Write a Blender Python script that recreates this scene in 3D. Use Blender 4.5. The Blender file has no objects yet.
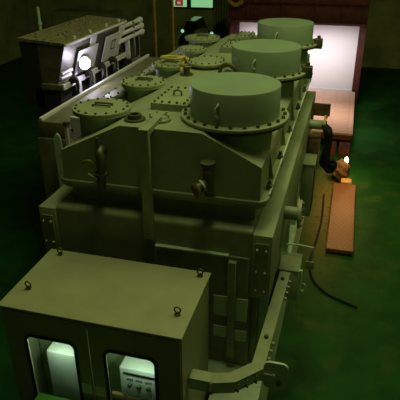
import bpy, bmesh, math, random
from mathutils import Vector, Matrix, Quaternion
random.seed(7)
PI = math.pi
scn = bpy.context.scene
COL = scn.collection
COUNTS = {}

# ---------------------------------------------------------------- materials
def mat(name, col, rough=0.55, metal=0.0, var=0.12, scale=6.0, col2=None, bump=0.0):
    m = bpy.data.materials.new(name); m.use_nodes = True
    nt = m.node_tree; b = nt.nodes['Principled BSDF']
    b.inputs['Roughness'].default_value = rough
    b.inputs['Metallic'].default_value = metal
    tc = nt.nodes.new('ShaderNodeTexCoord')
    nz = nt.nodes.new('ShaderNodeTexNoise'); nz.inputs['Scale'].default_value = scale
    nz.inputs['Detail'].default_value = 5
    rp = nt.nodes.new('ShaderNodeValToRGB')
    c2 = col2 or tuple(c * (1 - 2 * var) for c in col)
    rp.color_ramp.elements[0].position = 0.3; rp.color_ramp.elements[0].color = (*c2, 1)
    rp.color_ramp.elements[1].position = 0.7; rp.color_ramp.elements[1].color = (*[min(1, c * (1 + var * .4)) for c in col], 1)
    nt.links.new(tc.outputs['Object'], nz.inputs['Vector'])
    nt.links.new(nz.outputs['Fac'], rp.inputs['Fac'])
    nt.links.new(rp.outputs['Color'], b.inputs['Base Color'])
    if bump:
        bp = nt.nodes.new('ShaderNodeBump'); bp.inputs['Strength'].default_value = bump
        nt.links.new(nz.outputs['Fac'], bp.inputs['Height']); nt.links.new(bp.outputs['Normal'], b.inputs['Normal'])
    return m

def emit(name, col, s):
    m = bpy.data.materials.new(name); m.use_nodes = True
    nt = m.node_tree; b = nt.nodes['Principled BSDF']
    b.inputs['Base Color'].default_value = (*col, 1)
    b.inputs['Emission Color'].default_value = (*col, 1)
    b.inputs['Emission Strength'].default_value = s
    return m

def glassmat(name):
    m = bpy.data.materials.new(name); m.use_nodes = True
    nt = m.node_tree; nt.nodes.remove(nt.nodes['Principled BSDF'])
    out = nt.nodes['Material Output']
    tr = nt.nodes.new('ShaderNodeBsdfTransparent'); tr.inputs['Color'].default_value = (.82, .92, .84, 1)
    gl = nt.nodes.new('ShaderNodeBsdfGlossy'); gl.inputs['Roughness'].default_value = .05
    mx = nt.nodes.new('ShaderNodeMixShader')
    mx.inputs[0].default_value = .06
    nt.links.new(tr.outputs[0], mx.inputs[1]); nt.links.new(gl.outputs[0], mx.inputs[2])
    nt.links.new(mx.outputs[0], out.inputs['Surface'])
    return m

M = dict(
    tank=mat('grey_green_paint', (.30, .34, .20), .5, var=.10, scale=3),
    tank_low=mat('grey_green_paint_worn', (.26, .29, .16), .55, var=.16, scale=4),
    cap=mat('cap_paint', (.25, .335, .215), .42, var=.06, scale=2),
    cab=mat('cabinet_paint', (.33, .35, .19), .5, var=.08, scale=3),
    bolt=mat('dark_bolt', (.12, .125, .065), .5, .5),
    dark=mat('dark_steel', (.03, .03, .022), .5),
    black=mat('black_rubber', (.004, .004, .004), .9),
    pale=mat('pale_green_paint', (.55, .68, .50), .5, var=.1),
    rib=mat('rib_paint', (.30, .33, .19), .5),
    brass=mat('tarnished_brass', (.25, .20, .07), .4, .5),
    rust=mat('rusty_steel', (.18, .10, .045), .7, var=.3, scale=9),
    yellow=mat('yellow_paint', (.55, .45, .04), .5),
    yellowdim=mat('old_yellow_paint', (.36, .22, .03), .6),
    white=mat('white_panel', (.62, .60, .66), .5, var=.05),
    lmbody=mat('brown_grey_paint', (.115, .105, .085), .5, var=.2, scale=8),
    lmroof=mat('dusty_roof', (.20, .18, .085), .8, var=.4, scale=18, bump=.3),
    lmbed=mat('dull_bed_paint', (.17, .165, .09), .6, var=.2),
    wall=mat('dark_hall_wall', (.38, .42, .15), .85, var=.25, scale=1.2),
    wallgreen=mat('green_hall_wall', (.20, .24, .09), .85, var=.25, scale=1.2),
    red=mat('dark_red_paint', (.10, .017, .009), .6, var=.3, scale=5),
    backdrop=mat('white_sheet', (.80, .76, .78), .8, var=.03, scale=.8),
    gasket=mat('black_gasket', (.004, .005, .003), .5),
    glass=glassmat('window_glass'),
    instr=mat('instrument_face', (.68, .70, .64), .45, var=.03),
    label=mat('brown_strip', (.38, .22, .08), .6),
    greenbin=mat('green_bin_paint', (.05, .17, .008), .5, var=.1),
    sack=mat('brown_sack', (.16, .085, .035), .9, var=.3, scale=20),
    car=mat('black_gloss', (.006, .008, .007), .18),
    signred=emit('red_sign_face', (.75, .06, .04), .22),
    signwhite=emit('white_sign_face', (.9, .8, .75), .3),
    winglow=emit('lit_window_glass', (.34, .80, .36), .62),
    bulb=emit('warm_bulb', (1.0, .82, .45), 9),
    flood=emit('flood_lens', (.90, .84, 1.0), 26),
    headlight=emit('small_green_light', (.35, .9, .6), .7),
)

def floor_mat():
    m = mat('green_floor_paint', (.010, .080, .010), .6, var=.22, scale=1.4)
    nt = m.node_tree; b = nt.nodes['Principled BSDF']
    # worn, dusty brown patches where the paint is trodden off, with a shape of their own
    n2 = nt.nodes.new('ShaderNodeTexNoise'); n2.inputs['Scale'].default_value = 2.2; n2.inputs['Detail'].default_value = 8
    tc = nt.nodes.new('ShaderNodeTexCoord')
    r2 = nt.nodes.new('ShaderNodeValToRGB'); r2.color_ramp.elements[0].position = .52; r2.color_ramp.elements[1].position = .68
    mx = nt.nodes.new('ShaderNodeMix'); mx.data_type = 'RGBA'
    nt.links.new(tc.outputs['Object'], n2.inputs['Vector']); nt.links.new(n2.outputs['Fac'], r2.inputs['Fac'])
    old = b.inputs['Base Color'].links[0].from_socket
    nt.links.new(r2.outputs['Color'], mx.inputs[0])
    nt.links.new(old, mx.inputs[6]); mx.inputs[7].default_value = (.030, .078, .014, 1)
    # a long brown patch beside the steel plate, broken up by noise
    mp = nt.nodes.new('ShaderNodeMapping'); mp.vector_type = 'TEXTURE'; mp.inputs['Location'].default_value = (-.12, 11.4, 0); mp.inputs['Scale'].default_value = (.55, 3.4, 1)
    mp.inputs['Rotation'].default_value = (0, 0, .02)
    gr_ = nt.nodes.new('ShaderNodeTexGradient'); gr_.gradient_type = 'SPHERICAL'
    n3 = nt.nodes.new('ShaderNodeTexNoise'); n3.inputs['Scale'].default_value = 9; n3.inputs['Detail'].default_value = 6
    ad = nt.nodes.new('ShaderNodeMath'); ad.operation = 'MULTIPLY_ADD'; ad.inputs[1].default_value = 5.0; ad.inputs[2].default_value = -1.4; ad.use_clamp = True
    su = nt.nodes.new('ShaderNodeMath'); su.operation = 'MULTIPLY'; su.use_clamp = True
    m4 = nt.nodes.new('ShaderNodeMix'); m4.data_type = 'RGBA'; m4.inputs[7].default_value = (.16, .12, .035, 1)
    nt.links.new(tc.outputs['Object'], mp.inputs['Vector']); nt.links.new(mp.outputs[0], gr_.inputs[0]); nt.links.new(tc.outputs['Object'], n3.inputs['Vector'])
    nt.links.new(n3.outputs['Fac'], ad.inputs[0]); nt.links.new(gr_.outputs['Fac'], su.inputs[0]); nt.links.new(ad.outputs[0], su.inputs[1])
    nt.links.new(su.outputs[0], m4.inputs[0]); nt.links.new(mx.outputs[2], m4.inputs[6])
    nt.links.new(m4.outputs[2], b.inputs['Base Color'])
    return m
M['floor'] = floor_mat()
M['floor'].node_tree.nodes['Principled BSDF'].inputs['Specular IOR Level'].default_value = .12

def brickmat(name, c1, c2, mortar, sx, sy, scale, msize=.02, rough=.6):
    m = bpy.data.materials.new(name); m.use_nodes = True
    nt = m.node_tree; b = nt.nodes['Principled BSDF']; b.inputs['Roughness'].default_value = rough
    tc = nt.nodes.new('ShaderNodeTexCoord'); br = nt.nodes.new('ShaderNodeTexBrick')
    br.inputs['Color1'].default_value = (*c1, 1); br.inputs['Color2'].default_value = (*c2, 1); br.inputs['Mortar'].default_value = (*mortar, 1)
    br.inputs['Scale'].default_value = scale; br.inputs['Brick Width'].default_value = sx; br.inputs['Row Height'].default_value = sy
    br.inputs['Mortar Size'].default_value = msize
    nt.links.new(tc.outputs['Object'], br.inputs['Vector']); nt.links.new(br.outputs['Color'], b.inputs['Base Color'])
    return m
M['deck'] = brickmat('pink_deck_boards', (.58, .38, .28), (.52, .33, .24), (.36, .22, .15), .9, .14, 1.0, .012)
M['grate'] = brickmat('pierced_plate', (.21, .085, .03), (.19, .075, .026), (.14, .055, .02), .10, .10, 1.0, .012, .5)

# ---------------------------------------------------------------- mesh builder
class MB:
    def __init__(s): s.bm = bmesh.new()
    def box(s, x0, x1, y0, y1, z0, z1, bev=0.0, seg=2):
        r = bmesh.ops.create_cube(s.bm, size=1.0, matrix=Matrix.Translation(((x0+x1)/2, (y0+y1)/2, (z0+z1)/2)) @ Matrix.Diagonal((abs(x1-x0), abs(y1-y0), abs(z1-z0), 1)))
        if bev:
            es = list({e for v in r['verts'] for e in v.link_edges})
            bmesh.ops.bevel(s.bm, geom=es, offset=bev, segments=seg, affect='EDGES', profile=.5)
        return s
    def prism(s, pts, y0, y1, axis='y'):
        f = {'y': lambda a, b, t: (a, t, b), 'x': lambda a, b, t: (t, a, b), 'z': lambda a, b, t: (a, b, t)}[axis]
        A = [s.bm.verts.new(f(a, b, y0)) for a, b in pts]; B = [s.bm.verts.new(f(a, b, y1)) for a, b in pts]
        n = len(pts)
        s.bm.faces.new(A); s.bm.faces.new(B[::-1])
        for i in range(n): s.bm.faces.new((A[i], B[i], B[(i+1) % n], A[(i+1) % n]))
        return s
    def lathe(s, prof, c=(0, 0, 0), seg=48, axis=(0, 0, 1)):
        q = Vector((0, 0, 1)).rotation_difference(Vector(axis).normalized()); c = Vector(c)
        rings = []
        for r, z in prof:
            if r < 1e-6: rings.append([s.bm.verts.new(c + q @ Vector((0, 0, z)))])
            else: rings.append([s.bm.verts.new(c + q @ Vector((r*math.cos(2*PI*k/seg), r*math.sin(2*PI*k/seg), z))) for k in range(seg)])
        for a, b in zip(rings, rings[1:]):
            for k in range(seg):
                k2 = (k+1) % seg
                if len(a) == 1 and len(b) == 1: continue
                if len(a) == 1: s.bm.faces.new((a[0], b[k2], b[k]))
                elif len(b) == 1: s.bm.faces.new((a[k], a[k2], b[0]))
                else: s.bm.faces.new((a[k], a[k2], b[k2], b[k]))
        return s
    def tube(s, pts, r, seg=10, closed=False):
        P = [Vector(p) for p in pts]; n = len(P); rings = []
        up = Vector((0.13, .21, 1)).normalized()
        for i, p in enumerate(P):
            a = P[(i-1) % n] if (closed or i > 0) else p; b = P[(i+1) % n] if (closed or i < n-1) else p
            d = (b - a).normalized(); u = d.cross(up)
            if u.length < 1e-3: u = d.cross(Vector((1, 0, 0)))
            u.normalize(); v = d.cross(u)
            rr = r[i] if isinstance(r, (list, tuple)) else r
            rings.append([s.bm.verts.new(p + u*rr*math.cos(2*PI*k/seg) + v*rr*math.sin(2*PI*k/seg)) for k in range(seg)])
        rng = range(n if closed else n-1)
        for i in rng:
            a, b = rings[i], rings[(i+1) % n]
            for k in range(seg): s.bm.faces.new((a[k], a[(k+1) % seg], b[(k+1) % seg], b[k]))
        if not closed: s.bm.faces.new(rings[0][::-1]); s.bm.faces.new(rings[-1])
        return s
    def build(s, name, m, parent=None, smooth=True):
        bmesh.ops.recalc_face_normals(s.bm, faces=s.bm.faces[:])
        org = Vector((0, 0, 0)); p = parent
        while p is not None: org += p.location; p = p.parent
        if org.length: bmesh.ops.translate(s.bm, verts=s.bm.verts[:], vec=-org)
        me = bpy.data.meshes.new(name); s.bm.to_mesh(me); s.bm.free()
        me.materials.append(m)
        if smooth:
            me.polygons.foreach_set('use_smooth', [True]*len(me.polygons))
            me.set_sharp_from_angle(angle=math.radians(38))
        o = bpy.data.objects.new(name, me); COL.objects.link(o)
        if parent is not None: o.parent = parent
        return o

def smoothpath(pts, n=8):
    P = [Vector(p) for p in pts]; out = []
    for i in range(len(P)-1):
        p0 = P[max(i-1, 0)]; p1 = P[i]; p2 = P[i+1]; p3 = P[min(i+2, len(P)-1)]
        for k in range(n):
            t = k/n
            out.append(.5*((2*p1) + (p2-p0)*t + (2*p0-5*p1+4*p2-p3)*t*t + (3*p1-p0-3*p2+p3)*t**3))
    out.append(P[-1]); return out

def thing(name, label, cat, loc=(0, 0, 0), group=None):
    o = bpy.data.objects.new(name, None); COL.objects.link(o); o.location = loc; o.empty_display_size = .1
    return tag(o, label, cat, group)
def tag(o, label, cat, group=None, kind=None):
    o['label'] = label; o['category'] = cat
    if group: o['group'] = group
    if kind: o['kind'] = kind
    return o
def struct(o): o['kind'] = 'structure'; return o
def copy_tree(o, loc=None, label=None, parent=None):
    c = o.copy(); COL.objects.link(c)
    if parent is not None: c.parent = parent
    if loc is not None: c.location = loc
    if label: c['label'] = label
    for ch in list(o.children): copy_tree(ch, parent=c)
    return c
def bolts(parent, pts, m='bolt', r=.018, h=.022, axis=(0, 0, 1), name='bolt'):
    first = None; a = Vector(axis).normalized()
    org = Vector((0, 0, 0)); p = parent
    while p is not None: org += p.location; p = p.parent
    for q in pts:
        if first is None:
            first = MB().lathe([(0, 0), (r, 0), (r, h*.8), (r*.8, h), (0, h)], (0, 0, 0), 8, a).build(name, M[m])
            o = first
        else: o = first.copy(); COL.objects.link(o)
        o.parent = parent; o.location = Vector(q) - org

# ================================================================ THE SETTING
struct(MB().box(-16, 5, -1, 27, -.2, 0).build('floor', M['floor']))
struct(MB().box(-16, 5, 26, 26.3, 0, 8).build('wall_back', M['wall']))
struct(MB().box(-16.3, -16, -1, 26.3, 0, 8).build('wall_left', M['wall']))
struct(MB().box(5, 5.3, -1, 26.3, 0, 8).build('wall_right', M['wall']))

# ================================================================ MAIN TANK
FY = 5.05            # front plate of the upper tank
BY = 10.75            # back end
XL, XR = -3.03, -.735
def roofz(x):
    P = [(XL, 3.555), (-2.29, 3.91), (-1.375, 3.905), (XR, 3.585)]
    if x <= P[0][0]: return P[0][1]
    for (a, za), (b, zb) in zip(P, P[1:]):
        if x <= b: return za + (zb-za)*(x-a)/(b-a)
    return P[-1][1]
tank = thing('transformer_tank', 'long grey-green steel transformer tank with a sloping roof and bolted rim, mid hall', 'tank', (-1.9, 5.0, 0))
# lower body with rounded shoulder
def rr_profile(y0, y1, z0, z1, r, n=6):
    pts = [(y0, z0)]
    for k in range(n+1):
        a = PI - k*(PI/2)/n; pts.append((y0 + r + r*math.cos(a), z1 - r + r*math.sin(a)))
    pts += [(y1, z1), (y1, z0)]
    return pts
MB().prism(rr_profile(4.92, BY+.1, 0.0, 2.895, .045), -3.12, -.775, 'x').build('lower_body', M['tank_low'], tank)
MB().box(-3.02, -.80, 5.20, BY, 2.88, 3.12).build('neck', M['tank_low'], tank)
def rim(z0, z1, g):
    x0, x1, y0, y1, r = -3.10-g, -.665+g, 5.02-g, BY+.08+g, .13
    pts = []
    for cx, cy, a0 in ((x1-r, y0+r, -PI/2), (x1-r, y1-r, 0), (x0+r, y1-r, PI/2), (x0+r, y0+r, PI)):
        for k in range(7): pts.append((cx + r*math.cos(a0+k*PI/12), cy + r*math.sin(a0+k*PI/12)))
    return MB().prism(pts, z0, z1, 'z')
rim(3.115, 3.155, -.012).build('lower_rim', M['tank_low'], tank)
ur = rim(3.168, 3.205, 0.012).build('upper_rim', M['tank'], tank)
rim(3.155, 3.168, -.05).build('rim_gasket', M['dark'], tank)
MB().prism([(XL, 3.2), (XL, 3.555), (-2.29, 3.91), (-1.375, 3.905), (XR, 3.585), (XR, 3.2)], FY, BY).build('upper_body', M['tank'], tank)
# strap rib down the front
rb = MB().prism([(4.86, 2.66), (4.86, 3.955), (5.42, 3.965), (5.42, 3.925), (5.04, 3.90), (4.925, 3.88), (4.925, 2.66)], -2.00, -1.895, 'x').build('front_rib', M['rib'], tank)
bolts(rb, [(-1.945, 4.86, 2.74)], axis=(0, -1, 0))
# front lower panel with its top ledge
fp = MB().box(-1.88, -.80, 4.885, 4.92, 1.25, 2.565, .006, 1).build('front_panel', M['tank_low'], tank)
bolts(fp, [(-1.83, 4.885, 2.50), (-1.05, 4.885, 2.50), (-1.83, 4.885, 2.0)], axis=(0, -1, 0))
MB().box(-1.88, -1.03, 4.865, 4.92, 2.565, 2.58).build('panel_ledge', M['pale'], tank)
MB().box(-1.02, -.93, 4.83, 4.886, 1.15, 2.52, .006, 1).build('front_stiffener', M['tank'], tank)
for x0, x1, z0, z1 in ((-1.19, -1.02, 1.74, 2.02), (-.93, -.79, 1.70, 2.02), (-1.19, -1.02, 1.42, 1.58), (-.93, -.79, 1.40, 1.56)):
    MB().box(x0, x1, 4.868, 4.887, z0, z1, .004, 1).build('reflection_patch', M['pale'], tank)  # added: pale glass reflections built as solid plates
# side channels (right one with bolted end plate)
for (x0, x1, nm) in ((-.772, -.555, 'R'), (-3.34, -3.122, 'L')):
    sc_ = MB().box(x0, x1, 4.90, BY, 2.05, 2.87, .012, 2).build('side_channel', M['tank'], tank)
    ep = MB().box(x0+.03, x1-.03, 4.88, 4.901, 2.13, 2.78, .004, 1).build('end_plate', M['tank_low'], sc_)
    bolts(ep, [(x, 4.88, z) for x in (x0+.06, x1-.06) for z in (2.17, 2.42, 2.70)], m='pale', axis=(0, -1, 0), r=.013)
MB().box(-.775, -.70, 5.0, BY, .5, 2.03, .006, 1).build('side_wall', M['tank_low'], tank)
for y in (5.12, 6.3, 7.4, 8.6, 9.8, 10.6):
    MB().box(-.70, -.585, y, y+.06, .3, 2.03, .005, 1).build('side_stiffener', M['pale'], tank)
MB().box(-.69, -.57, 5.35, 5.65, 1.60, 1.80, .01, 1).build('side_junction_box', M['dark'], tank)
# pale plinth added under the front end in place of glass reflections
MB().box(-3.2, -.55, 4.62, 10.9, 0, .98, .01, 1).box(-1.10, -.55, 4.20, 4.62, 0, .98).build('reflection_plinth', M['pale'], tank)
# gussets between shoulder and rim on the right
for y in (5.65, 6.75, 7.8, 8.9, 9.95):
    MB().prism([(XR, 3.2), (XR, 3.52), (-.68, 3.205)], y, y+.025).build('gusset', M['tank'], tank)
# rim clamps
for y in (5.35, 6.25, 7.25, 8.35, 9.4, 10.5):
    c = MB().box(-.72, -.655, y, y+.07, 3.10, 3.26, .012, 2)
    c.lathe([(0, 0), (.02, 0), (.02, .05), (0, .05)], (-.69, y+.035, 3.25), 8)
    c.build('rim_clamp', M['bolt'], tank)
# right rim bright upstand
MB().box(-.668, -.650, 5.2, BY, 3.2, 3.225).build('rim_lip', M['pale'], tank)
# pipe stubs on the right
for y, ln, m2 in ((6.0, .18, 'tank'), (9.5, .26, 'yellow')):
    ps = MB().lathe([(0, 0), (.085, 0), (.085, ln), (0, ln)], (-.556, y, 2.60), 24, (1, 0, 0)).build('pipe_stub', M['tank'], tank)
    fl = MB().lathe([(0, 0), (.18, 0), (.18, .035), (0, .035)], (-.556+ln-.005, y, 2.60), 32, (1, 0, 0)).build('pipe_flange', M['tank' if m2 == 'tank' else 'yellow'], ps)
    bolts(ps, [(-.556+ln+.03, y+.15*math.cos(k*PI/4), 2.60+.15*math.sin(k*PI/4)) for k in range(8)], axis=(1, 0, 0), r=.014)
# roof plates along the middle
def roofplate(x0, x1, y0, y1, h, nx, ny, lift=True):
    z = 3.905
    p = MB().box(x0, x1, y0, y1, z-.01, z+h, .006, 1).build('roof_plate', M['tank'], tank)
    pts = []
    for i in range(nx):
        x = x0+.04+(x1-x0-.08)*i/(nx-1); pts += [(x, y0+.04, z+h), (x, y1-.04, z+h)]
    for j in range(1, ny-1):
        y = y0+.04+(y1-y0-.08)*j/(ny-1); pts += [(x0+.04, y, z+h), (x1-.04, y, z+h)]
    bolts(p, pts, r=.015)
    if lift:
        cx, cy = (x0+x1)/2, (y0+y1)/2
        MB().tube([(cx-.05, cy, z+h), (cx-.045, cy, z+h+.05), (cx, cy, z+h+.07), (cx+.045, cy, z+h+.05), (cx+.05, cy, z+h)], .012, 8).build('lifting_handle', M['bolt'], p)
roofplate(-2.16, -1.72, 5.68, 6.40, .085, 5, 6)
roofplate(-2.12, -1.78, 8.95, 9.60, .10, 4, 5)
roofplate(-2.10, -1.80, 10.1, 10.6, .08, 4, 4, False)
# small roof fittings near the front edge
pc = MB().lathe([(0, 0), (.13, 0), (.13, .03), (.08, .03), (.07, .05), (0, .055)], (-1.93, 5.33, 3.905), 24).build('roof_cap', M['tank'], tank)
bolts(pc, [(-1.93+.105*math.cos(k*PI/3), 5.33+.105*math.sin(k*PI/3), 3.935) for k in range(6)], m='pale', r=.013, h=.05)
MB().lathe([(0, 0), (.12, 0), (.12, .025), (.075, .025), (.075, .07), (.05, .07), (.05, .03), (0, .03)], (-2.20, 5.28, 3.905), 24).build('vent_socket', M['bolt'], tank)
vs = MB().lathe([(0, 0), (.10, 0), (.10, .02), (.05, .02), (.05, .12), (0, .12)], (-2.22, 7.35, 3.905), 16).build('vent_valve', M['bolt'], tank)
MB().tube([(-2.22+.07*math.cos(k*PI/6), 7.35+.07*math.sin(k*PI/6), 4.04) for k in range(12)], .012, 6, True).build('handwheel', M['brass'], vs)
MB().lathe([(.09, 0), (.14, 0), (.14, .05), (.09, .05), (.09, 0)], (-1.62, 7.35, 3.97), 24, (0, 1, .25)).build('roof_pipe_ring', M['bolt'], tank)
MB().lathe([(0, 0), (.07, 0), (.07, .14), (0, .14)], (-1.62, 7.36, 3.94), 16, (0, 1, .25)).build('roof_pipe', M['tank'], tank)
# front valves on the rim
def valve_left(x, z):
    b = MB().tube(smoothpath([(x, 5.05, z+.28), (x+.01, 4.93, z+.30), (x+.03, 4.90, z+.20), (x+.02, 4.90, z), (x, 4.92, z-.14)], 5), .05, 10)
    b.lathe([(0, 0), (.075, 0), (.075, .03), (0, .03)], (x+.02, 4.90, z+.03), 12)
    b.lathe([(0, 0), (.02, 0), (.02, .14), (0, .14)], (x, 4.92, z+.32), 8)
    v = b.build('front_valve', M['bolt'], tank)
    MB().tube(smoothpath([(x-.02, 4.88, z+.12), (x-.07, 4.86, z+.2), (x-.14, 4.85, z+.2), (x-.18, 4.85, z+.17)], 5), .016, 8).build('lever', M['brass'], v)
    MB().tube([(x-.02, 4.88, z-.02), (x-.11, 4.85, z+.06)], .012, 8).build('lever', M['pale'], v)
valve_left(-2.50, 3.34)
b = MB().tube(smoothpath([(-1.28, 5.05, 3.58), (-1.28, 4.93, 3.57), (-1.27, 4.91, 3.46), (-1.25, 4.92, 3.30)], 5), .05, 10)
b.lathe([(0, 0), (.08, 0), (.08, .035), (0, .035)], (-1.28, 4.95, 3.60), 14)
b.lathe([(0, 0), (.06, 0), (.06, .16), (0, .16)], (-1.27, 4.93, 3.42), 14, (-.7, -.7, -.35))
v = b.build('front_valve', M['bolt'], tank)
MB().lathe([(0, 0), (.075, 0), (.09, .02), (.075, .04), (.03, .04), (0, .02)], (-1.36, 4.84, 3.36), 20, (-.7, -.7, -.2)).build('handwheel', M['brass'], v)
MB().lathe([(.055, 0), (.066, 0), (.066, .02), (.055, .02), (.055, 0)], (-1.315, 4.88, 3.40), 20, (-.7, -.7, -.35)).build('collar', M['pale'], v)

# ================================================================ TURRETS (three on the right slope)
TX = -1.16
def make_turret(loc, label):
    t = thing('capped_turret', label, 'turret', loc, 'three capped cylinders on the tank roof')
    x0, y0 = loc[0], loc[1]
    r = .43; n = 56; b = MB(); bm = b.bm
    lo = [bm.verts.new((x0+r*math.cos(2*PI*k/n), y0+r*math.sin(2*PI*k/n), roofz(x0+r*math.cos(2*PI*k/n)) - .004)) for k in range(n)]
    hi = [bm.verts.new((x0+r*math.cos(2*PI*k/n), y0+r*math.sin(2*PI*k/n), 3.925)) for k in range(n)]
    for k in range(n): bm.faces.new((lo[k], lo[(k+1) % n], hi[(k+1) % n], hi[k]))
    b.build('turret_body', M['cap'], t)
    f = MB().lathe([(0, 3.915), (.60, 3.915), (.605, 3.92), (.605, 3.945), (.60, 3.95), (0, 3.95)], (x0, y0, 0), 72).build('flange', M['tank'], t)
    bolts(f, [(x0+.555*math.cos(2*PI*(k+.5)/24), y0+.555*math.sin(2*PI*(k+.5)/24), 3.95) for k in range(24)], r=.020, h=.03)
    f2 = MB().lathe([(0, 3.88), (.58, 3.88), (.58, 3.912), (0, 3.912)], (x0, y0, 0), 72).build('lower_flange', M['dark'], t)
    MB().lathe([(.497, 3.95), (.497, 4.278), (.492, 4.285), (0, 4.285)], (x0, y0, 0), 72).build('cap', M['cap'], t)
    a = math.radians(-99)
    ux, uy = math.cos(a), math.sin(a); px, py = x0+.497*ux, y0+.497*uy
    MB().tube([(px, py, 4.18), (px+.03*ux+.015, py+.03*uy, 4.185), (px+.05*ux-.01, py+.05*uy, 4.14), (px+.05*ux-.015, py+.05*uy, 4.08), (px+.025*ux+.01, py+.025*uy, 4.05), (px, py, 4.055)], .013, 8).build('lifting_hook', M['pale'], t)
    return t
tA = make_turret((TX, 5.68, 3.6), 'nearest of the three capped cylinders on the tank, in full view')
tB = copy_tree(tA, (TX, 7.83, 3.6), 'middle one of the three capped cylinders on the tank roof')
tC = copy_tree(tA, (TX, 10.0, 3.6), 'farthest of the three capped cylinders, against the white screen')
for tr, yy in ((tB, 7.83), (tC, 10.0)):
    MB().box(TX+.53, TX+.68, yy-.10, yy+.04, 3.86, 4.03, .02, 2).lathe([(0, 0), (.03, 0), (.03, .06), (0, .06)], (TX+.61, yy-.03, 4.02), 10).build('flange_clamp', M['bolt'], tr)
# ================================================================ LEFT HATCH DRUMS
def make_hatch(x0, y0, r, ztop, label, handle=True):
    t = thing('drum_hatch', label, 'hatch', (x0, y0, 3.6), 'round hatches along the left roof slope')
    n = 40; b = MB(); bm = b.bm; rb_ = r*.80
    pts = [(x0+rb_*math.cos(2*PI*k/n), y0+rb_*math.sin(2*PI*k/n)) for k in range(n)]
    lo = [bm.verts.new((x, y, roofz(x)-.004)) for x, y in pts]; hi = [bm.verts.new((x, y, ztop-.05)) for x, y in pts]
    for k in range(n): bm.faces.new((lo[k], lo[(k+1) % n], hi[(k+1) % n], hi[k]))
    b.build('drum', M['cap'], t)
    MB().lathe([(0, ztop-.055), (r, ztop-.055), (r, ztop-.03), (0, ztop-.03)], (x0, y0, 0), 48).build('drum_flange', M['tank'], t)
    l = MB().lathe([(0, ztop-.026), (r*1.01, ztop-.026), (r*1.01, ztop-.004), (r, ztop), (0, ztop)], (x0, y0, 0), 48).build('lid', M['tank'], t)
    nb = 16
    bolts(l, [(x0+r*.9*math.cos(2*PI*(k+.5)/nb), y0+r*.9*math.sin(2*PI*(k+.5)/nb), ztop) for k in range(nb)], r=.015, h=.018)
    if handle:
        MB().tube(smoothpath([(x0-.10, y0+.06, ztop), (x0-.10, y0+.06, ztop+.02), (x0+.10, y0+.06, ztop+.02), (x0+.10, y0+.06, ztop)], 4), .012, 8).build('handle', M['bolt'], t)
        MB().tube(smoothpath([(x0-.10, y0-.02, ztop), (x0-.10, y0-.02, ztop+.018), (x0+.10, y0-.02, ztop+.018), (x0+.10, y0-.02, ztop)], 4), .010, 8).build('handle', M['bolt'], t)
    return t
make_hatch(-2.74, 5.60, .34, 3.925, 'nearest and largest bolted round hatch, at the left front of the tank roof')
make_hatch(-2.72, 6.93, .31, 3.90, 'second bolted round hatch from the front of the tank, beside the flat bolted plate')
make_hatch(-2.70, 8.06, .290, 3.90, 'third round hatch from the front, with the yellow cable lying on its lid')
make_hatch(-2.70, 9.28, .250, 3.90, 'fourth round hatch from the front, smaller and behind the yellow cable', False)
make_hatch(-2.80, 10.38, .34, 3.90, 'farthest round hatch at the back end of the tank roof')
# tilted inspection lids at the shoulder of the left slope
for i, (y, lab) in enumerate(((6.98, 'nearest of the three tilted lids on the left roof edge, beside the second hatch'),
                              (8.55, 'middle one of the three tilted lids on the left roof edge, by the third hatch'),
                              (9.75, 'farthest of the three tilted lids on the left roof edge'))):
    nrm = Vector((-.42, -.10, .90)).normalized(); c0 = Vector((-3.04, y, 3.50))
    t = thing('tilted_lid', lab, 'lid', c0, 'tilted lids on the roof edge')
    MB().lathe([(0, -.02), (.17, -.02), (.17, .20), (0, .20)], c0, 28, nrm).build('neck', M['tank_low'], t)
    l = MB().lathe([(0, .20), (.27, .20), (.27, .23), (.26, .238), (0, .238)], c0, 40, nrm).build('lid', M['tank'], t)
    q = Vector((0, 0, 1)).rotation_difference(nrm)
    bolts(l, [c0 + q @ Vector((.235*math.cos(k*PI/6), .235*math.sin(k*PI/6), .238)) for k in range(12)], r=.015, axis=nrm)
# low round manhole cover on the middle of the roof
t = thing('manhole_cover', 'broad low round cover on the middle of the tank roof beside the second capped cylinder', 'cover', (-2.08, 7.95, 3.9))
MB().lathe([(0, 3.900), (.25, 3.900), (.25, 3.95), (0, 3.95)], (-2.08, 7.95, 0), 40).build('collar', M['tank_low'], t)
l = MB().lathe([(0, 3.95), (.29, 3.95), (.30, 3.96), (.30, 3.985), (.29, 3.995), (.1, 4.01), (0, 4.012)], (-2.08, 7.95, 0), 56).build('lid', M['tank'], t)
bolts(l, [(-2.08+.265*math.cos(k*PI/8), 7.95+.265*math.sin(k*PI/8), 3.994) for k in range(16)], r=.013)
# yellow cable coil lying on the third hatch
pts = []
for k in range(44):
    a = k*2*PI/20; rr_ = .17+.022*math.sin(k*.9)
    pts.append((-2.62+rr_*math.cos(a)*1.15, 8.05+rr_*math.sin(a)*.95, 3.955+.0035*(k % 20)))
pts += [(-2.40, 7.68, 3.91), (-2.36, 7.55, 3.92)]
tag(MB().tube(smoothpath(pts, 3), .017, 8).build('cable_coil', M['yellow']), 'coil of yellow cable lying on a hatch lid', 'cable')

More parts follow.
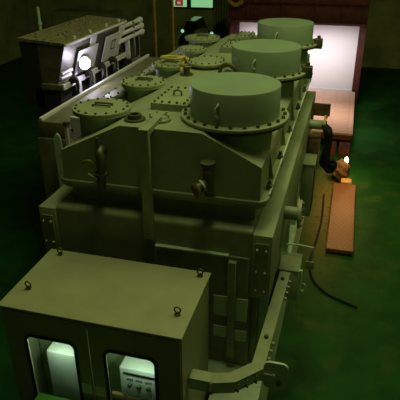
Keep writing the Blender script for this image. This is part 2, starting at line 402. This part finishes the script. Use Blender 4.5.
# ================================================================ CONTROL CABINET
cab = thing('control_cabinet', 'grey-green control cabinet with two windowed doors in the left foreground', 'cabinet', (-2.08, 4.0, 0))
CX0, CX1, CY0, CY1, CZ = -3.0, -1.155, 3.53, 4.50, 2.53
b = MB()
b.box(CX0, CX0+.03, CY0, CY1, .1, CZ).box(CX1-.03, CX1, CY0, CY1, .1, CZ).box(CX0+.03, CX1-.03, CY1-.03, CY1, .1, CZ)
b.box(CX0+.03, CX1-.03, CY0, CY1-.03, .1, .14).box(CX0+.03, CX1-.03, CY0, CY0+.03, 2.43, CZ).box(CX0+.03, CX1-.03, CY0, CY0+.03, .14, .25)
b.build('cabinet_body', M['cab'], cab)
MB().box(CX0+.02, CX1-.02, CY0+.02, CY1-.02, 0, .1).build('cabinet_base', M['dark'], cab)
MB().box(CX0-.012, CX1+.018, CY0-.045, CY1+.045, CZ, CZ+.025, .004, 1).build('cabinet_roof', M['cab'], cab)
for x, y in ((-1.275, 3.80), (-1.235, 4.455), (-2.85, 3.80), (-2.85, 4.455)):
    e = MB().lathe([(0, 0), (.03, 0), (.03, .012), (.012, .014), (.012, .03), (0, .03)], (x, y, CZ+.025), 14)
    e.tube([(x+.03*math.cos(k*PI/8), y, CZ+.025+.055+.03*math.sin(k*PI/8)) for k in range(16)], .008, 8, True)
    e.build('lifting_eye', M['bolt'], cab)
def rrect(cx, cz, w, h, r, n=8):
    pts = []
    for sx, sz, a0 in ((1, 1, 0), (-1, 1, PI/2), (-1, -1, PI), (1, -1, 1.5*PI)):
        for k in range(n+1):
            a = a0 + k*PI/2/n
            pts.append((cx + sx*(w/2-r) + r*math.cos(a), cz + sz*(h/2-r) + r*math.sin(a)))
    return pts
def ringplate(inner, outer, y0, y1):
    b = MB(); n = len(inner)
    I0 = [b.bm.verts.new((x, y0, z)) for x, z in inner]; O0 = [b.bm.verts.new((x, y0, z)) for x, z in outer]
    I1 = [b.bm.verts.new((x, y1, z)) for x, z in inner]; O1 = [b.bm.verts.new((x, y1, z)) for x, z in outer]
    for k in range(n):
        j = (k+1) % n
        b.bm.faces.new((I0[k], I0[j], O0[j], O0[k])); b.bm.faces.new((I1[k], I1[j], O1[j], O1[k]))
        b.bm.faces.new((I0[k], I0[j], I1[j], I1[k])); b.bm.faces.new((O0[k], O0[j], O1[j], O1[k]))
    return b
def door(x0, x1, wx0, wx1, wz0, wz1):
    z0, z1 = .18, 2.50
    cx, cz, w, h = (wx0+wx1)/2, (wz0+wz1)/2, wx1-wx0, wz1-wz0
    inner = rrect(cx, cz, w, h, .07)
    outer = []
    n = 8
    for i, (x, z) in enumerate(inner):      # spread onto the door rectangle
        q = i // (n+1); k = i % (n+1)
        X, Z = {0: (x1, z1), 1: (x0, z1), 2: (x0, z0), 3: (x1, z0)}[q]
        if q == 0: p = (X, z + (z1-z)*min(1, k/4)) if k <= 4 else (x + (X-x)*(1-(k-4)/4), Z)
        elif q == 1: p = (x + (X-x)*min(1, k/4), Z) if k <= 4 else (X, z + (Z-z)*(1-(k-4)/4))
        elif q == 2: p = (X, z + (Z-z)*min(1, k/4)) if k <= 4 else (x + (X-x)*(1-(k-4)/4), Z)
        else: p = (x + (X-x)*min(1, k/4), Z) if k <= 4 else (X, z + (Z-z)*(1-(k-4)/4))
        outer.append(p)
    d = ringplate(inner, outer, CY0-.025, CY0-.002).build('door', M['cab'], cab, False)
    ringplate(rrect(cx, cz, w-.02, h-.02, .062), rrect(cx, cz, w+.045, h+.045, .09), CY0-.034, CY0-.024).build('window_gasket', M['gasket'], d, False)
    g = MB().prism(rrect(cx, cz, w-.015, h-.015, .062), CY0-.016, CY0-.012).build('window_pane', M['glass'], d, False)
    return d
dl = door(CX0+.01, -2.087, -2.76, -2.235, 1.05, 2.225)
dr = door(-2.075, CX1-.01, -1.915, -1.41, 1.05, 2.225)
MB().box(-2.215, -2.10, 3.497, 3.506, 1.60, 1.735, .003, 1).build('door_reflection', M['instr'], dl)  # added pale pair, standing in for a white reflection across the doors
MB().box(-2.065, -1.955, 3.497, 3.506, 1.60, 1.735, .003, 1).build('door_reflection', M['instr'], dr)
MB().box(-2.70, -2.28, 3.68, 3.90, 1.2, 1.88, .03, 2).build('inner_panel', M['instr'], cab)
ip = MB().box(-1.885, -1.30, 3.70, 3.94, 1.44, 1.84, .02, 2).build('instrument_panel', M['instr'], cab)
MB().box(-1.84, -1.34, 3.692, 3.702, 1.765, 1.785).build('panel_slot', M['gasket'], ip)
for x in (-1.775, -1.675, -1.575, -1.475):
    MB().lathe([(0, 0), (.024, 0), (.02, .03), (0, .03)], (x, 3.70, 1.63), 16, (0, -1, 0)).build('knob', M['bolt'], ip)
    for j in range(4): MB().box(x-.03+j*.018, x-.02+j*.018, 3.696, 3.701, 1.685, 1.71).build('scale_mark', M['bolt'], ip)
MB().box(-2.0, -1.66, 3.70, 3.74, 1.395, 1.445, .004, 1).build('terminal_strip', M['label'], cab)
MB().box(-2.95, -1.2, 3.95, 4.44, .14, 2.40).build('mounting_plate', M['tank_low'], cab)

# ================================================================ CABLE DUCT + TERMINAL BOX at the right
duct = thing('cable_duct', 'bent light-green cable duct running from the tank side to the cabinet', 'duct', (-.6, 4.3, 1.75))
def ductseg(pts, w, z0, z1):
    P = [Vector((x, y, 0)) for x, y in pts]; L, Rr = [], []
    for i, p in enumerate(P):
        d1 = (P[i]-P[i-1]).normalized() if i else (P[1]-P[0]).normalized()
        d2 = (P[i+1]-P[i]).normalized() if i < len(P)-1 else d1
        t = (d1+d2).normalized(); nrm = Vector((-t.y, t.x, 0)); k = 1/max(.5, t.dot(d1))
        L.append(p+nrm*w/2*k); Rr.append(p-nrm*w/2*k)
    b = MB(); b.prism([(v.x, v.y) for v in L] + [(v.x, v.y) for v in Rr[::-1]], z0, z1, 'z'); return b
DP = [(-.465, 5.72), (-.52, 4.02), (-.73, 3.80), (-.90, 3.745), (-1.137, 3.745)]
ductseg(DP, .105, 1.75, 1.89).build('duct_body', M['pale'], duct, False)
ductseg(DP, .13, 1.89, 1.902).build('duct_lid', M['rib'], duct, False)
bp = [(-.385, 5.6), (-.395, 5.45), (-.405, 5.30), (-.42, 5.15), (-.44, 4.95), (-.455, 4.80), (-.525, 4.30)]
for (x, y) in bp: pass
bolts(duct, [(-.414-.032*(5.6-y), y, 1.83) for y in (5.62, 5.5, 5.38, 5.26, 4.45, 4.33, 4.21)], m='rib', axis=(1, 0, 0), r=.022, h=.04)
bolts(duct, [(-.53-i*.075, 3.925-i*.078, z) for i in range(3) for z in (1.78, 1.86)], axis=(.7, -.7, 0), r=.012, h=.03)
bolts(duct, [(-.475, 5.55, 1.902), (-.505, 4.45, 1.902)], axis=(0, 0, 1), r=.024, h=.03)
MB().lathe([(0, 0), (.10, 0), (.10, .03), (0, .03)], (-.93, 3.745, 1.82), 8, (1, 0, 0)).build('duct_coupling', M['tank'], duct)
br = MB().prism(rrect(-.34, 1.80, .24, .34, .06), 4.02, 4.045)
br.build('lug_plate', M['pale'], duct)
MB().box(-.60, -.34, 3.995, 4.02, 1.72, 1.83, .005, 1).build('lug_strap', M['pale'], duct)
MB().lathe([(0, 0), (.022, 0), (.022, .03), (0, .03)], (-.30, 4.02, 1.73), 14, (0, -1, 0)).build('lug_bolt', M['bolt'], duct)

tb = thing('terminal_box', 'small box with a round handle on the tank side at the cable duct end', 'box', (-.41, 6.0, 1.5))
MB().box(-.55, -.30, 5.80, 6.20, 1.42, 1.86, .01, 2).build('box_body', M['pale'], tb)
MB().box(-.56, -.29, 5.79, 6.22, 1.86, 1.885, .004, 1).build('box_lid', M['rib'], tb)
MB().box(-.30, -.255, 5.76, 5.80, 1.30, 1.92, .004, 1).build('box_bracket', M['pale'], tb)
MB().tube([(-.235+.035*math.cos(k*PI/8), 5.80, 1.65+.06*math.sin(k*PI/8)) for k in range(16)], .009, 8, True).build('box_handle', M['pale'], tb)
MB().tube(smoothpath([(-.5, 6.2, 1.90), (-.5, 6.2, 2.02), (-.20, 6.2, 2.02), (-.16, 6.2, 1.98), (-.16, 6.2, 1.72)], 5), .012, 8).build('guard_loop', M['pale'], tb)
MB().box(-.25, -.13, 6.15, 6.17, 1.70, 1.82, .02, 2).build('guard_plate', M['tank'], tb)
MB().box(-.70, -.55, 5.9, 6.1, 1.5, 1.75).build('wall_bracket', M['tank_low'], tb)

# far side boxes on the tank's right flank
fb = thing('side_cubicle', 'narrow grey-green box on the far right side of the tank under the rusty bracket', 'box', (-.45, 9.0, 1.2))
MB().box(-.555, -.36, 8.75, 9.25, 1.1, 2.10, .01, 2).build('cubicle_body', M['tank'], fb)
MB().box(-.565, -.345, 8.74, 9.26, 2.10, 2.125, .004, 1).build('cubicle_lid', M['tank'], fb)
MB().box(-.36, -.345, 8.8, 9.2, 1.2, 2.0, .004, 1).build('cubicle_door', M['dark'], fb)
br = MB().box(-.555, -.22, 9.95, 10.0, 2.62, 2.86, .01, 1)
br.box(-.555, -.52, 9.80, 10.0, 2.50, 2.90, .005, 1)
tag(br.build('angle_bracket', M['rust']), 'rusty brown angle bracket on the tank side near the yellow pipe end', 'bracket')
hb = MB().box(-.555, -.34, 9.45, 9.85, 1.75, 2.32, .015, 2)
tag(hb.build('relay_box', M['rust']), 'dark brown box on the tank side below the yellow pipe end', 'box')
# black hose bundle hanging from the yellow pipe end
hs = thing('hose_bundle', 'bundle of black hoses hanging from the yellow pipe end', 'hoses', (-.2, 9.5, 1.2))
for k, (dx, dz, w) in enumerate(((0, 0, .045), (.07, -.05, .035), (-.05, .02, .035), (.03, -.12, .04))):
    y = 9.30 - .03*k
    MB().tube(smoothpath([(-.30+dx*.3, 9.5, 2.60), (-.22+dx*.7, y, 2.62+dz*.3), (-.19+dx*.6, y, 2.4), (-.20+dx*.6, y, 2.2+dz*.5), (-.22+dx, y, 2.00+dz*.5), (-.17+dx, y, 1.90+dz*.5), (-.08+dx, y, 1.93+dz*.5), (-.08+dx*.6, y, 2.04+dz*.5)], 6), w, 10).build('hose', M['black'], hs)

# ================================================================ GREEN BIN in front of the cabinet
gb = thing('green_bin', 'bright green steel bin in front of the cabinet at the bottom left', 'bin', (-2.2, 3.2, 0))
b = MB().box(-2.66, -1.84, 2.85, 3.42, 0, 1.50, .015, 2); b.build('bin_body', M['greenbin'], gb)
MB().box(-2.68, -1.82, 2.83, 3.44, 1.50, 1.535, .008, 2).build('bin_lid', M['greenbin'], gb)

# ================================================================ LEFT MACHINE
lm = thing('machine_enclosure', 'long brownish machine enclosure with a dusty flat roof and leaning front at the upper left', 'machine', (-5.0, 9.3, 0))
LY0, LY1 = 8.03, 10.62
MB().prism([(-5.0, 3.44), (-5.0, 4.13), (-4.50, 4.09), (-4.70, 3.44)], LY0, LY1).build('enclosure_body', M['lmbody'], lm)
rf = MB().prism([(-5.35, 4.13), (-5.35, 4.18), (-4.50, 4.125), (-4.47, 4.085)], LY0-.03, LY1+.04).build('enclosure_roof', M['lmroof'], lm)
MB().prism([(-5.33, 3.0), (-5.33, 4.13), (-5.0, 4.13), (-5.0, 3.0)], LY0, LY1).build('rear_body', M['dark'], lm)
MB().box(-4.505, -4.462, LY0, LY1, 4.07, 4.105, .005, 1).build('roof_edge', M['white'], lm)
random.seed(3)
for k in range(26):
    x = random.uniform(-5.3, -4.62); y = random.uniform(LY0+.1, LY1-.1); s = random.uniform(.012, .032)
    zt = 4.18 - (x+5.35)*.0647
    MB().lathe([(0, -.01), (s, -.01), (s, s*.7), (s*.6, s*1.3), (0, s*1.3)], (x, y, zt), 8).build('roof_knob', M['lmbed'], lm)
for y in (8.45, 9.05, 9.75, 10.35):
    MB().lathe([(0, 0), (.03, 0), (.03, .045), (0, .05)], (-4.53, y, 4.125), 10).build('roof_stud', M['white'], lm)
def leanplate(y0, y1, z0, z1, out=.015, th=.02):
    X = lambda z: -4.50 - (4.09-z)*.31
    return MB().prism([(X(z0)+out, z0), (X(z1)+out, z1), (X(z1)+out+th, z1), (X(z0)+out+th, z0)], y0, y1)
leanplate(8.50, 9.28, 3.48, 3.90, .05).build('front_panel', M['white'], lm)
pp = leanplate(9.62, 10.42, 3.46, 3.95, .05).build('front_panel', M['white'], lm)
b = MB()
X = lambda z: -4.50 - (4.09-z)*.31 + .075
fr_ = [(9.93, 3.66), (10.09, 3.66), (10.09, 3.83), (9.93, 3.83)]
b.tube([(X(z), y, z) for y, z in fr_], .008, 6, True); b.build('panel_mark', M['gasket'], pp)
leanplate(9.0, 9.22, 3.86, 4.06).build('corner_plate', M['white'], lm)
leanplate(10.28, 10.60, 3.86, 4.06).build('corner_plate', M['white'], lm)
for z in (3.62, 3.54): MB().tube([(-4.60-(3.62-z)*.3, 8.0, z), (-4.60-(3.62-z)*.3, 8.36, z)], .028, 10).build('side_bar', M['white'], lm)
# shelf with lit rail below the leaning front
MB().box(-5.0, -4.60, LY0-.05, LY1+.1, 3.34, 3.44, .01, 1).build('front_shelf', M['lmbed'], lm)
MB().box(-4.60, -4.565, LY0-.05, LY1+.1, 3.35, 3.445, .004, 1).build('shelf_rail', M['white'], lm)
MB().box(-5.15, -4.68, LY0, LY1, 0, 3.34).build('machine_base', M['dark'], lm)
for y in (8.2, 8.75, 9.3, 9.85):
    h = MB().tube(smoothpath([(-4.60, y+.05, 3.42), (-4.50, y+.05, 3.48), (-4.42, y, 3.40), (-4.43, y-.03, 3.26), (-4.48, y-.05, 3.14), (-4.52, y-.05, 3.10)], 6), [.042+.018*math.sin(i*.35) for i in range(31)], 10)
    h.build('black_lever', M['black'], lm)
for y in (8.45, 9.0, 9.55, 10.1):
    MB().box(-4.62, -4.55, y, y+.14, 3.12, 3.36, .01, 1).build('bracket', M['white'], lm)
# three bars sticking out of the far end
for k, (x, z) in enumerate(((-4.56, 3.98), (-4.54, 3.86), (-4.53, 3.73))):
    t_ = MB().tube([(x, LY1-.3, z), (x, 11.55, z)], .042, 14)
    rod = t_.build('roller_bar', M['white'], lm)
    MB().lathe([(0, 0), (.062, 0), (.07, .05), (.062, .12), (0, .12)], (x, 11.5, z), 18, (0, 1, 0)).build('bar_end', M['white'], rod)
MB().box(-4.72, -4.50, 11.05, 11.12, 3.2, 4.02, .01, 1).build('bar_support', M['lmbody'], lm)
MB().box(-4.60, -4.50, 10.75, 10.80, 3.3, 3.75, .01, 1).build('bar_support', M['white'], lm)
MB().box(-4.75, -4.45, 10.72, 11.2, 0, 3.3).build('end_pedestal', M['dark'], lm)

# the floodlight clipped to the front panel
fl = thing('work_lamp', 'glaring white work lamp on the pale panel of the machine at the upper left', 'lamp', (-4.50, 8.56, 3.68))
dirv = Vector((.86, -.50, .10)).normalized()
MB().lathe([(0, -.09), (.05, -.09), (.105, -.01), (.115, .0), (.105, .0), (0, -.004)], (-4.46, 8.60, 3.68), 28, dirv).build('lamp_housing', M['white'], fl)
MB().lathe([(.10, 0), (.085, .045), (.05, .075), (0, .088)], (-4.46, 8.60, 3.68), 28, dirv).build('lamp_lens', M['flood'], fl)

# stepped bed between the left machine and the tank
bd = thing('machine_bed', 'long low stepped steel bed with a bright rail beside the left side of the tank', 'bed', (-3.8, 8.5, 0))
MB().box(-4.30, -3.60, 6.55, 11.2, 0, 3.05, .02, 2).build('bed_body', M['lmbed'], bd)
MB().box(-4.28, -3.78, 6.58, 11.1, 3.05, 3.30, .02, 2).build('bed_step', M['lmbed'], bd)
MB().box(-4.24, -4.19, 6.58, 11.1, 3.295, 3.35, .006, 1).build('bed_rail', M['white'], bd)
MB().box(-3.66, -3.60, 6.58, 11.1, 3.045, 3.09, .004, 1).build('bed_lip', M['lmroof'], bd)
# pale post and plate by the near hatch
pl = thing('pale_post', 'pale grey plate and post standing left of the nearest hatch', 'post', (-3.62, 6.40, 0))
MB().box(-3.64, -3.47, 6.40, 6.44, 2.6, 3.47, .01, 1).build('post_plate', M['white'], pl)
MB().box(-3.72, -3.665, 6.36, 6.42, 0, 3.36, .008, 1).build('post_column', M['white'], pl)
MB().lathe([(0, 0), (.05, 0), (.05, .04), (0, .05)], (-3.69, 6.39, 3.36), 12).build('post_knob', M['bolt'], pl)
MB().box(-3.67, -3.60, 6.40, 6.43, 2.9, 3.0).build('post_brace', M['white'], pl)
MB().box(-3.67, -3.60, 6.40, 6.43, 3.25, 3.3).build('post_brace', M['white'], pl)
t = MB().prism([(-3.83 + .055*math.cos(q), 3.10 + .13*math.sin(q)) for q in [k*PI/10 for k in range(11)]] + [(-3.885, 0), (-3.775, 0)], 6.32, 6.35)
tag(t.build('paddle_blade', M['pale']), 'pale upright paddle with a rounded top left of the pale post', 'paddle')

# ================================================================ BACK: stage, screen, red beam
dk = thing('stage_deck', 'pinkish raised deck of boards behind the tank on the right', 'deck', (-1.6, 17.4, 0))
MB().box(-4.3, .36, 15.15, 19.7, .44, .50, .01, 1).build('deck_boards', M['deck'], dk)
MB().box(-4.28, .34, 15.2, 15.30, .28, .44, .01, 1).build('deck_edge', M['red'], dk)
for x in (-4.2, -2.7, -1.2, .22): MB().box(x, x+.1, 15.3, 15.4, 0, .44).build('deck_leg', M['dark'], dk)
for x in (-4.2, -2.7, -1.2, .22): MB().box(x, x+.1, 19.3, 19.4, 0, .44).build('deck_leg', M['dark'], dk)
sc2 = thing('white_screen', 'large bright white screen wall standing behind the pink deck', 'screen', (-1.6, 20, 0))
MB().box(-3.98, .24, 19.95, 20.05, .50, 2.95, .01, 1).build('screen_sheet', M['backdrop'], sc2)
for x in (-4.18, .24): MB().box(x, x+.2, 19.95, 20.1, 0, 2.9).build('screen_post', M['red'], sc2)
MB().box(-3.98, .24, 19.92, 20.08, .26, .50).build('screen_sill', M['backdrop'], sc2)
rbm = thing('red_beam', 'dark red steel beam across the top of the white screen', 'beam', (-1.9, 19.6, 0))
b = MB().box(-4.3, .46, 19.3, 19.75, 2.82, 2.90).box(-4.3, .46, 19.3, 19.75, 3.50, 3.58).box(-4.3, .46, 19.48, 19.56, 2.90, 3.50)
b.build('beam_girder', M['red'], rbm)
for x in (-3.6, -2.4, -1.3, -.4): MB().box(x, x+.06, 19.36, 19.48, 2.90, 3.50).build('beam_stiffener', M['red'], rbm)
MB().box(-4.3, .46, 19.35, 19.42, 3.66, 3.70).build('beam_rail', M['rust'], rbm)
MB().box(-4.3, .46, 19.30, 19.75, 3.58, 3.66).build('beam_cover', M['red'], rbm)
for x in (-4.28, .34): MB().box(x, x+.12, 19.71, 19.84, 0, 2.82).build('beam_column', M['red'], rbm)
hk = MB().tube(smoothpath([(-4.42, 19.2, 4.1), (-4.30, 19.2, 3.62), (-4.0, 19.22, 3.40), (-3.75, 19.26, 3.54)], 6), .07, 10)
tag(hk.build('crane_hook', M['yellowdim']), 'dull yellow hook hanging at the left end of the red beam', 'hook')
# boxes under the deck front
for i, (x, lab) in enumerate(((-.36, 'reddish crate under the front edge of the deck beside the black hoses'), (.02, 'reddish crate under the front edge of the deck at the far right'))):
    c = thing('wooden_crate', lab, 'crate', (x+.14, 14.85, 0), 'crates under the deck edge')
    MB().box(x, x+.30, 14.6, 15.0, 0, .26, .01, 1).build('crate_body', M['red'], c)
    MB().box(x-.005, x+.305, 14.59, 15.01, .26, .29, .005, 1).build('crate_lid', M['red'], c)

# ================================================================ RIGHT FLOOR: grate, sack, lamp, cable
gr = thing('pierced_plate', 'orange-lit pierced steel plate lying on the green floor at the right', 'plate', (.25, 11, 0))
MB().box(0.0, .52, 9.35, 12.5, .05, .13, .006, 1).build('plate_top', M['grate'], gr)
MB().box(0.02, .50, 9.40, 12.45, 0, .05).build('plate_frame', M['rust'], gr)
b = MB(); bmesh.ops.create_icosphere(b.bm, subdivisions=4, radius=1)
for vv in b.bm.verts:
    n_ = .12*math.sin(vv.co.x*7+1)*math.sin(vv.co.y*6)+.08*math.sin(vv.co.z*9+vv.co.x*5)
    vv.co = Vector((.12+.22*(1+n_)*vv.co.x, 13.02+.27*(1+n_)*vv.co.y, max(0.001, .24+.28*(1+n_)*vv.co.z)))
tag(b.build('burlap_sack', M['sack']), 'lumpy brown sack on the floor beyond the pierced plate', 'sack')
lp = thing('floor_lamp', 'small glowing warm lamp standing on the floor near the deck', 'lamp', (.25, 13.6, 0))
MB().lathe([(0, 0), (.10, 0), (.10, .03), (.02, .04), (.02, .20), (.05, .22), (.05, .24), (0, .24)], (.25, 13.6, 0), 20).build('lamp_stand', M['brass'], lp)
MB().lathe([(.03, .24), (.055, .28), (.05, .34), (.02, .40), (0, .41)], (.25, 13.6, 0), 18).build('lamp_bulb', M['bulb'], lp)
bx = MB().box(.16, .42, 12.55, 12.80, 0, .16, .03, 3)
tag(bx.build('tool_case', mat('tan_case', (.62, .36, .14), .5)), 'small tan case between the brown sack and the pierced plate', 'case')
cab_pts = [(-.20, 12.0, .02), (-.17, 10.6, .02), (-.24, 9.5, .02), (-.27, 8.9, .02), (-.16, 8.35, .02), (.08, 8.02, .02), (.35, 7.86, .02), (.62, 7.74, .02)]
tag(MB().tube(smoothpath(cab_pts, 8), .022, 8).build('floor_cable', M['black']), 'black cable curving across the green floor at the right', 'cable')

# ================================================================ FAR BACKGROUND, left and centre
struct(MB().box(-16, -4.6, 25.4, 26.0, 3.9, 4.3).build('trim_1', M['wall']))
for i, (x0, x1) in enumerate(((-8.50, -7.75), (-7.55, -6.48))):
    w = thing('window_%d' % (i+1), 'x', 'window', ((x0+x1)/2, 25.95, 2.6)); del w['label']; del w['category']; struct(w)
    MB().box(x0, x1, 25.93, 25.96, 2.40, 3.6).build('pane', M['winglow'], w)
    b = MB().box(x0-.06, x0, 25.88, 26, 2.34, 3.66).box(x1, x1+.06, 25.88, 26, 2.34, 3.66).box(x0, x1, 25.88, 26, 2.34, 2.40).box(x0, x1, 25.88, 26, 3.6, 3.66)
    b.build('window_frame', M['dark'], w)
sg = thing('red_sign', 'small red square sign with a white mark in the lit green window', 'sign', (-8.12, 25.85, 2.5))
MB().box(-8.32, -7.93, 25.83, 25.86, 2.45, 2.72).build('sign_board', M['signred'], sg)
MB().box(-8.21, -8.04, 25.82, 25.831, 2.53, 2.64).build('sign_mark', M['signwhite'], sg)
# fluted dark shutter
b = MB()
for k in range(12): b.box(-6.4+k*.13, -6.3+k*.13, 25.77, 25.9, 0, 3.6, .01, 1)
b.box(-6.42, -4.82, 25.88, 25.995, 0, 3.6)
tag(b.build('fluted_shutter', M['wallgreen']), 'dark ribbed shutter right of the lit green window', 'shutter')
def black_machine(x, y, lab, w=1.05):
    t = thing('parked_vehicle', lab, 'vehicle', (x, y, 0), 'black vehicles parked at the back')
    b = MB().prism([(-w/2, .4), (-w/2, 1.75), (-w/2+.15, 1.95), (-w/2+.35, 2.5), (w/2-.35, 2.5), (w/2-.12, 2.0), (w/2, 1.8), (w/2, .4)], y-.6, y+.6)
    for v in b.bm.verts: v.co.x += x
    b.build('body', M['car'], t)
    for dx in (-w/2+.3, w/2-.3):
        for dy in (-.62, .45):
            MB().lathe([(0, 0), (.33, 0), (.36, .05), (.36, .12), (.33, .17), (0, .17)], (x+dx, y+dy, .36), 24, (0, 1, 0)).build('wheel', M['black'], t)
    MB().lathe([(0, 0), (.07, 0), (.05, .03), (0, .035)], (x-w/2+.18, y-.6, 2.1), 14, (0, -1, 0)).build('headlamp', M['headlight'], t)
    MB().box(x-.3, x+.35, y-.62, y-.6, .55, .72, .01, 1).build('grille', M['dark'], t)
    return t
black_machine(-4.92, 21.5, 'black glossy vehicle parked at the back, right of the orange pole')
black_machine(-6.20, 21.8, 'black glossy vehicle parked at the back, below the red sign')
mc = thing('machine_cabinet', 'dark cabinet machine between the two black vehicles at the back', 'machine', (-5.55, 20.5, 0))
MB().box(-5.78, -5.38, 20.2, 20.8, 0, 2.3, .03, 2).build('machine_body', M['lmbed'], mc)
MB().box(-5.72, -5.44, 20.18, 20.2, 1.6, 2.1, .01, 1).build('machine_panel', M['dark'], mc)
for i, (x, y, m_, lab) in enumerate(((-6.18, 17.0, 'yellowdim', 'thin orange-brown pole at the back left of the two, nearer the three bars'), (-5.57, 17.0, 'yellowdim', 'thin orange-brown pole at the back right of the two, below the green window'))):
    p = thing('thin_pole', lab, 'pole', (x, y, 0), 'thin poles at the back')
    MB().lathe([(0, .02), (.045, .02), (.045, 4.6), (0, 4.6)], (x, y, 0), 14).build('shaft', M[m_], p)
    MB().lathe([(0, 0), (.16, 0), (.16, .02), (0, .02)], (x, y, 0), 20).build('foot', M['dark'], p)
# dark shelving with cable loops behind the left machine
sh = thing('cable_rack', 'dark rack draped with black cables behind the three pale bars', 'rack', (-6.7, 14.2, 0))
for x in (-7.6, -5.9):
    for y in (14.0, 14.6): MB().box(x, x+.08, y, y+.08, 0, 3.3).build('rack_post', M['dark'], sh)
for z in (1.2, 2.2, 3.1): MB().box(-7.6, -5.82, 14.0, 14.68, z, z+.05).build('rack_shelf', M['dark'], sh)
for k in range(9):
    x0 = -7.5+.17*k; zz = 3.32+.03*(k % 3)
    MB().tube(smoothpath([(x0-.25, 13.95, 2.75), (x0, 13.9, zz), (x0+.35, 13.9, zz-.05), (x0+.6, 13.92, 2.9-.08*k), (x0+.65, 13.95, 2.3-.06*k)], 6), .03, 8).build('draped_cable', M['black'], sh)
lk = thing('steel_locker', 'dull green steel locker against the back wall at the upper left', 'locker', (-10.5, 22, 0))
MB().box(-12.6, -9.6, 21.6, 22.6, 0, 2.6, .02, 2).build('locker_body', M['wallgreen'], lk)
for k in range(4): MB().box(-12.55+k*.74, -11.86+k*.74, 21.57, 21.6, .1, 2.5, .01, 1).build('locker_door', M['wallgreen'], lk)
pp = thing('drain_pipe', 'thin pale vertical pipe behind the roof of the left machine', 'pipe', (-7.6, 13.2, 0))
MB().lathe([(0, 0), (.04, 0), (.04, 3.95), (0, 3.95)], (-8.05, 13.2, 0), 12).build('pipe', M['pale'], pp)
MB().lathe([(.04, 0), (.065, 0), (.065, .06), (.04, .06)], (-8.05, 13.2, 3.5), 12).build('pipe_collar', M['pale'], pp)

# ================================================================ LIGHTS
def area(name, loc, tgt, w, h, e, col):
    l = bpy.data.lights.new(name, 'AREA'); l.shape = 'RECTANGLE'; l.size = w; l.size_y = h; l.energy = e; l.color = col
    o = bpy.data.objects.new(name, l); COL.objects.link(o); o.location = loc
    o.rotation_euler = (Vector(tgt)-Vector(loc)).to_track_quat('-Z', 'Y').to_euler(); return o
def point(name, loc, r, e, col):
    l = bpy.data.lights.new(name, 'POINT'); l.shadow_soft_size = r; l.energy = e; l.color = col
    o = bpy.data.objects.new(name, l); COL.objects.link(o); o.location = loc; return o
GY = (.92, 1.0, .42)
area('hall_lamp', (.8, 8.5, 10.5), (-1.2, 8.0, 3), 3, 8, 290, GY)
area('hall_lamp', (-1.2, 4.9, 10), (-1.8, 4.85, 2), 2.5, 1.0, 92, GY)
area('front_fill', (3.2, -1.5, 7.5), (-1.0, 5.5, 2), 2.0, 1.2, 5, (.86, 1.0, .50))  # added unseen fill that slightly lifts the front faces
a_ = area('bay_lamp', (-1.8, 18.4, 2.80), (-1.8, 20.0, 1.25), 4.2, .3, 40, (1.0, .92, .97)); a_.data.spread = math.radians(95)
a_ = area('bay_lamp', (-1.0, 16.9, 3.4), (-.9, 17.1, .5), 3.0, .4, 40, (1.0, .76, .68)); a_.data.spread = math.radians(80)
area('warm_lamp', (.30, 12.7, 1.3), (.22, 12.4, 0), .2, .2, 14, (1.0, .55, .18))
point('warm_lamp', (.25, 13.35, .55), .06, 14, (1.0, .55, .16))
area('warm_lamp', (.05, 11.2, 2.2), (.05, 11.0, 0), .3, .3, 24, (1.0, .52, .16))
point('work_lamp_light', (-4.32, 8.52, 3.69), .02, 11, (.88, .80, 1.0))
point('cabinet_lamp', (-1.62, 3.585, 2.10), .03, 5.5, (.85, 1.0, .85))
point('cabinet_lamp', (-2.5, 3.585, 2.10), .03, 5.5, (.85, 1.0, .85))

w = bpy.data.worlds.new('hall_gloom'); scn.world = w; w.use_nodes = True
bg = w.node_tree.nodes['Background']; bg.inputs['Color'].default_value = (.0115, .0130, .0022, 1); bg.inputs['Strength'].default_value = 1.1

# ================================================================ CAMERA
cam = bpy.data.cameras.new('camera'); co = bpy.data.objects.new('camera', cam); COL.objects.link(co)
cam.sensor_width = 36; cam.sensor_fit = 'HORIZONTAL'; cam.lens = 535.916/400*36
R = [[0.96453234, 0.1155761, -0.23731737], [0.26392004, -0.4387845, 0.85896122], [-0.0048558, -0.89112868, -0.45372469]]
m3 = Matrix([[r[0], -r[1], -r[2]] for r in R])
co.matrix_world = Matrix.Translation((0, 0, 5.8)) @ m3.to_4x4()
cam.clip_start = .05
scn.camera = co
scn.view_settings.view_transform = 'Standard'; scn.view_settings.look = 'None'
scn.view_settings.exposure = 0; scn.view_settings.gamma = 1; scn.view_settings.use_curve_mapping = False
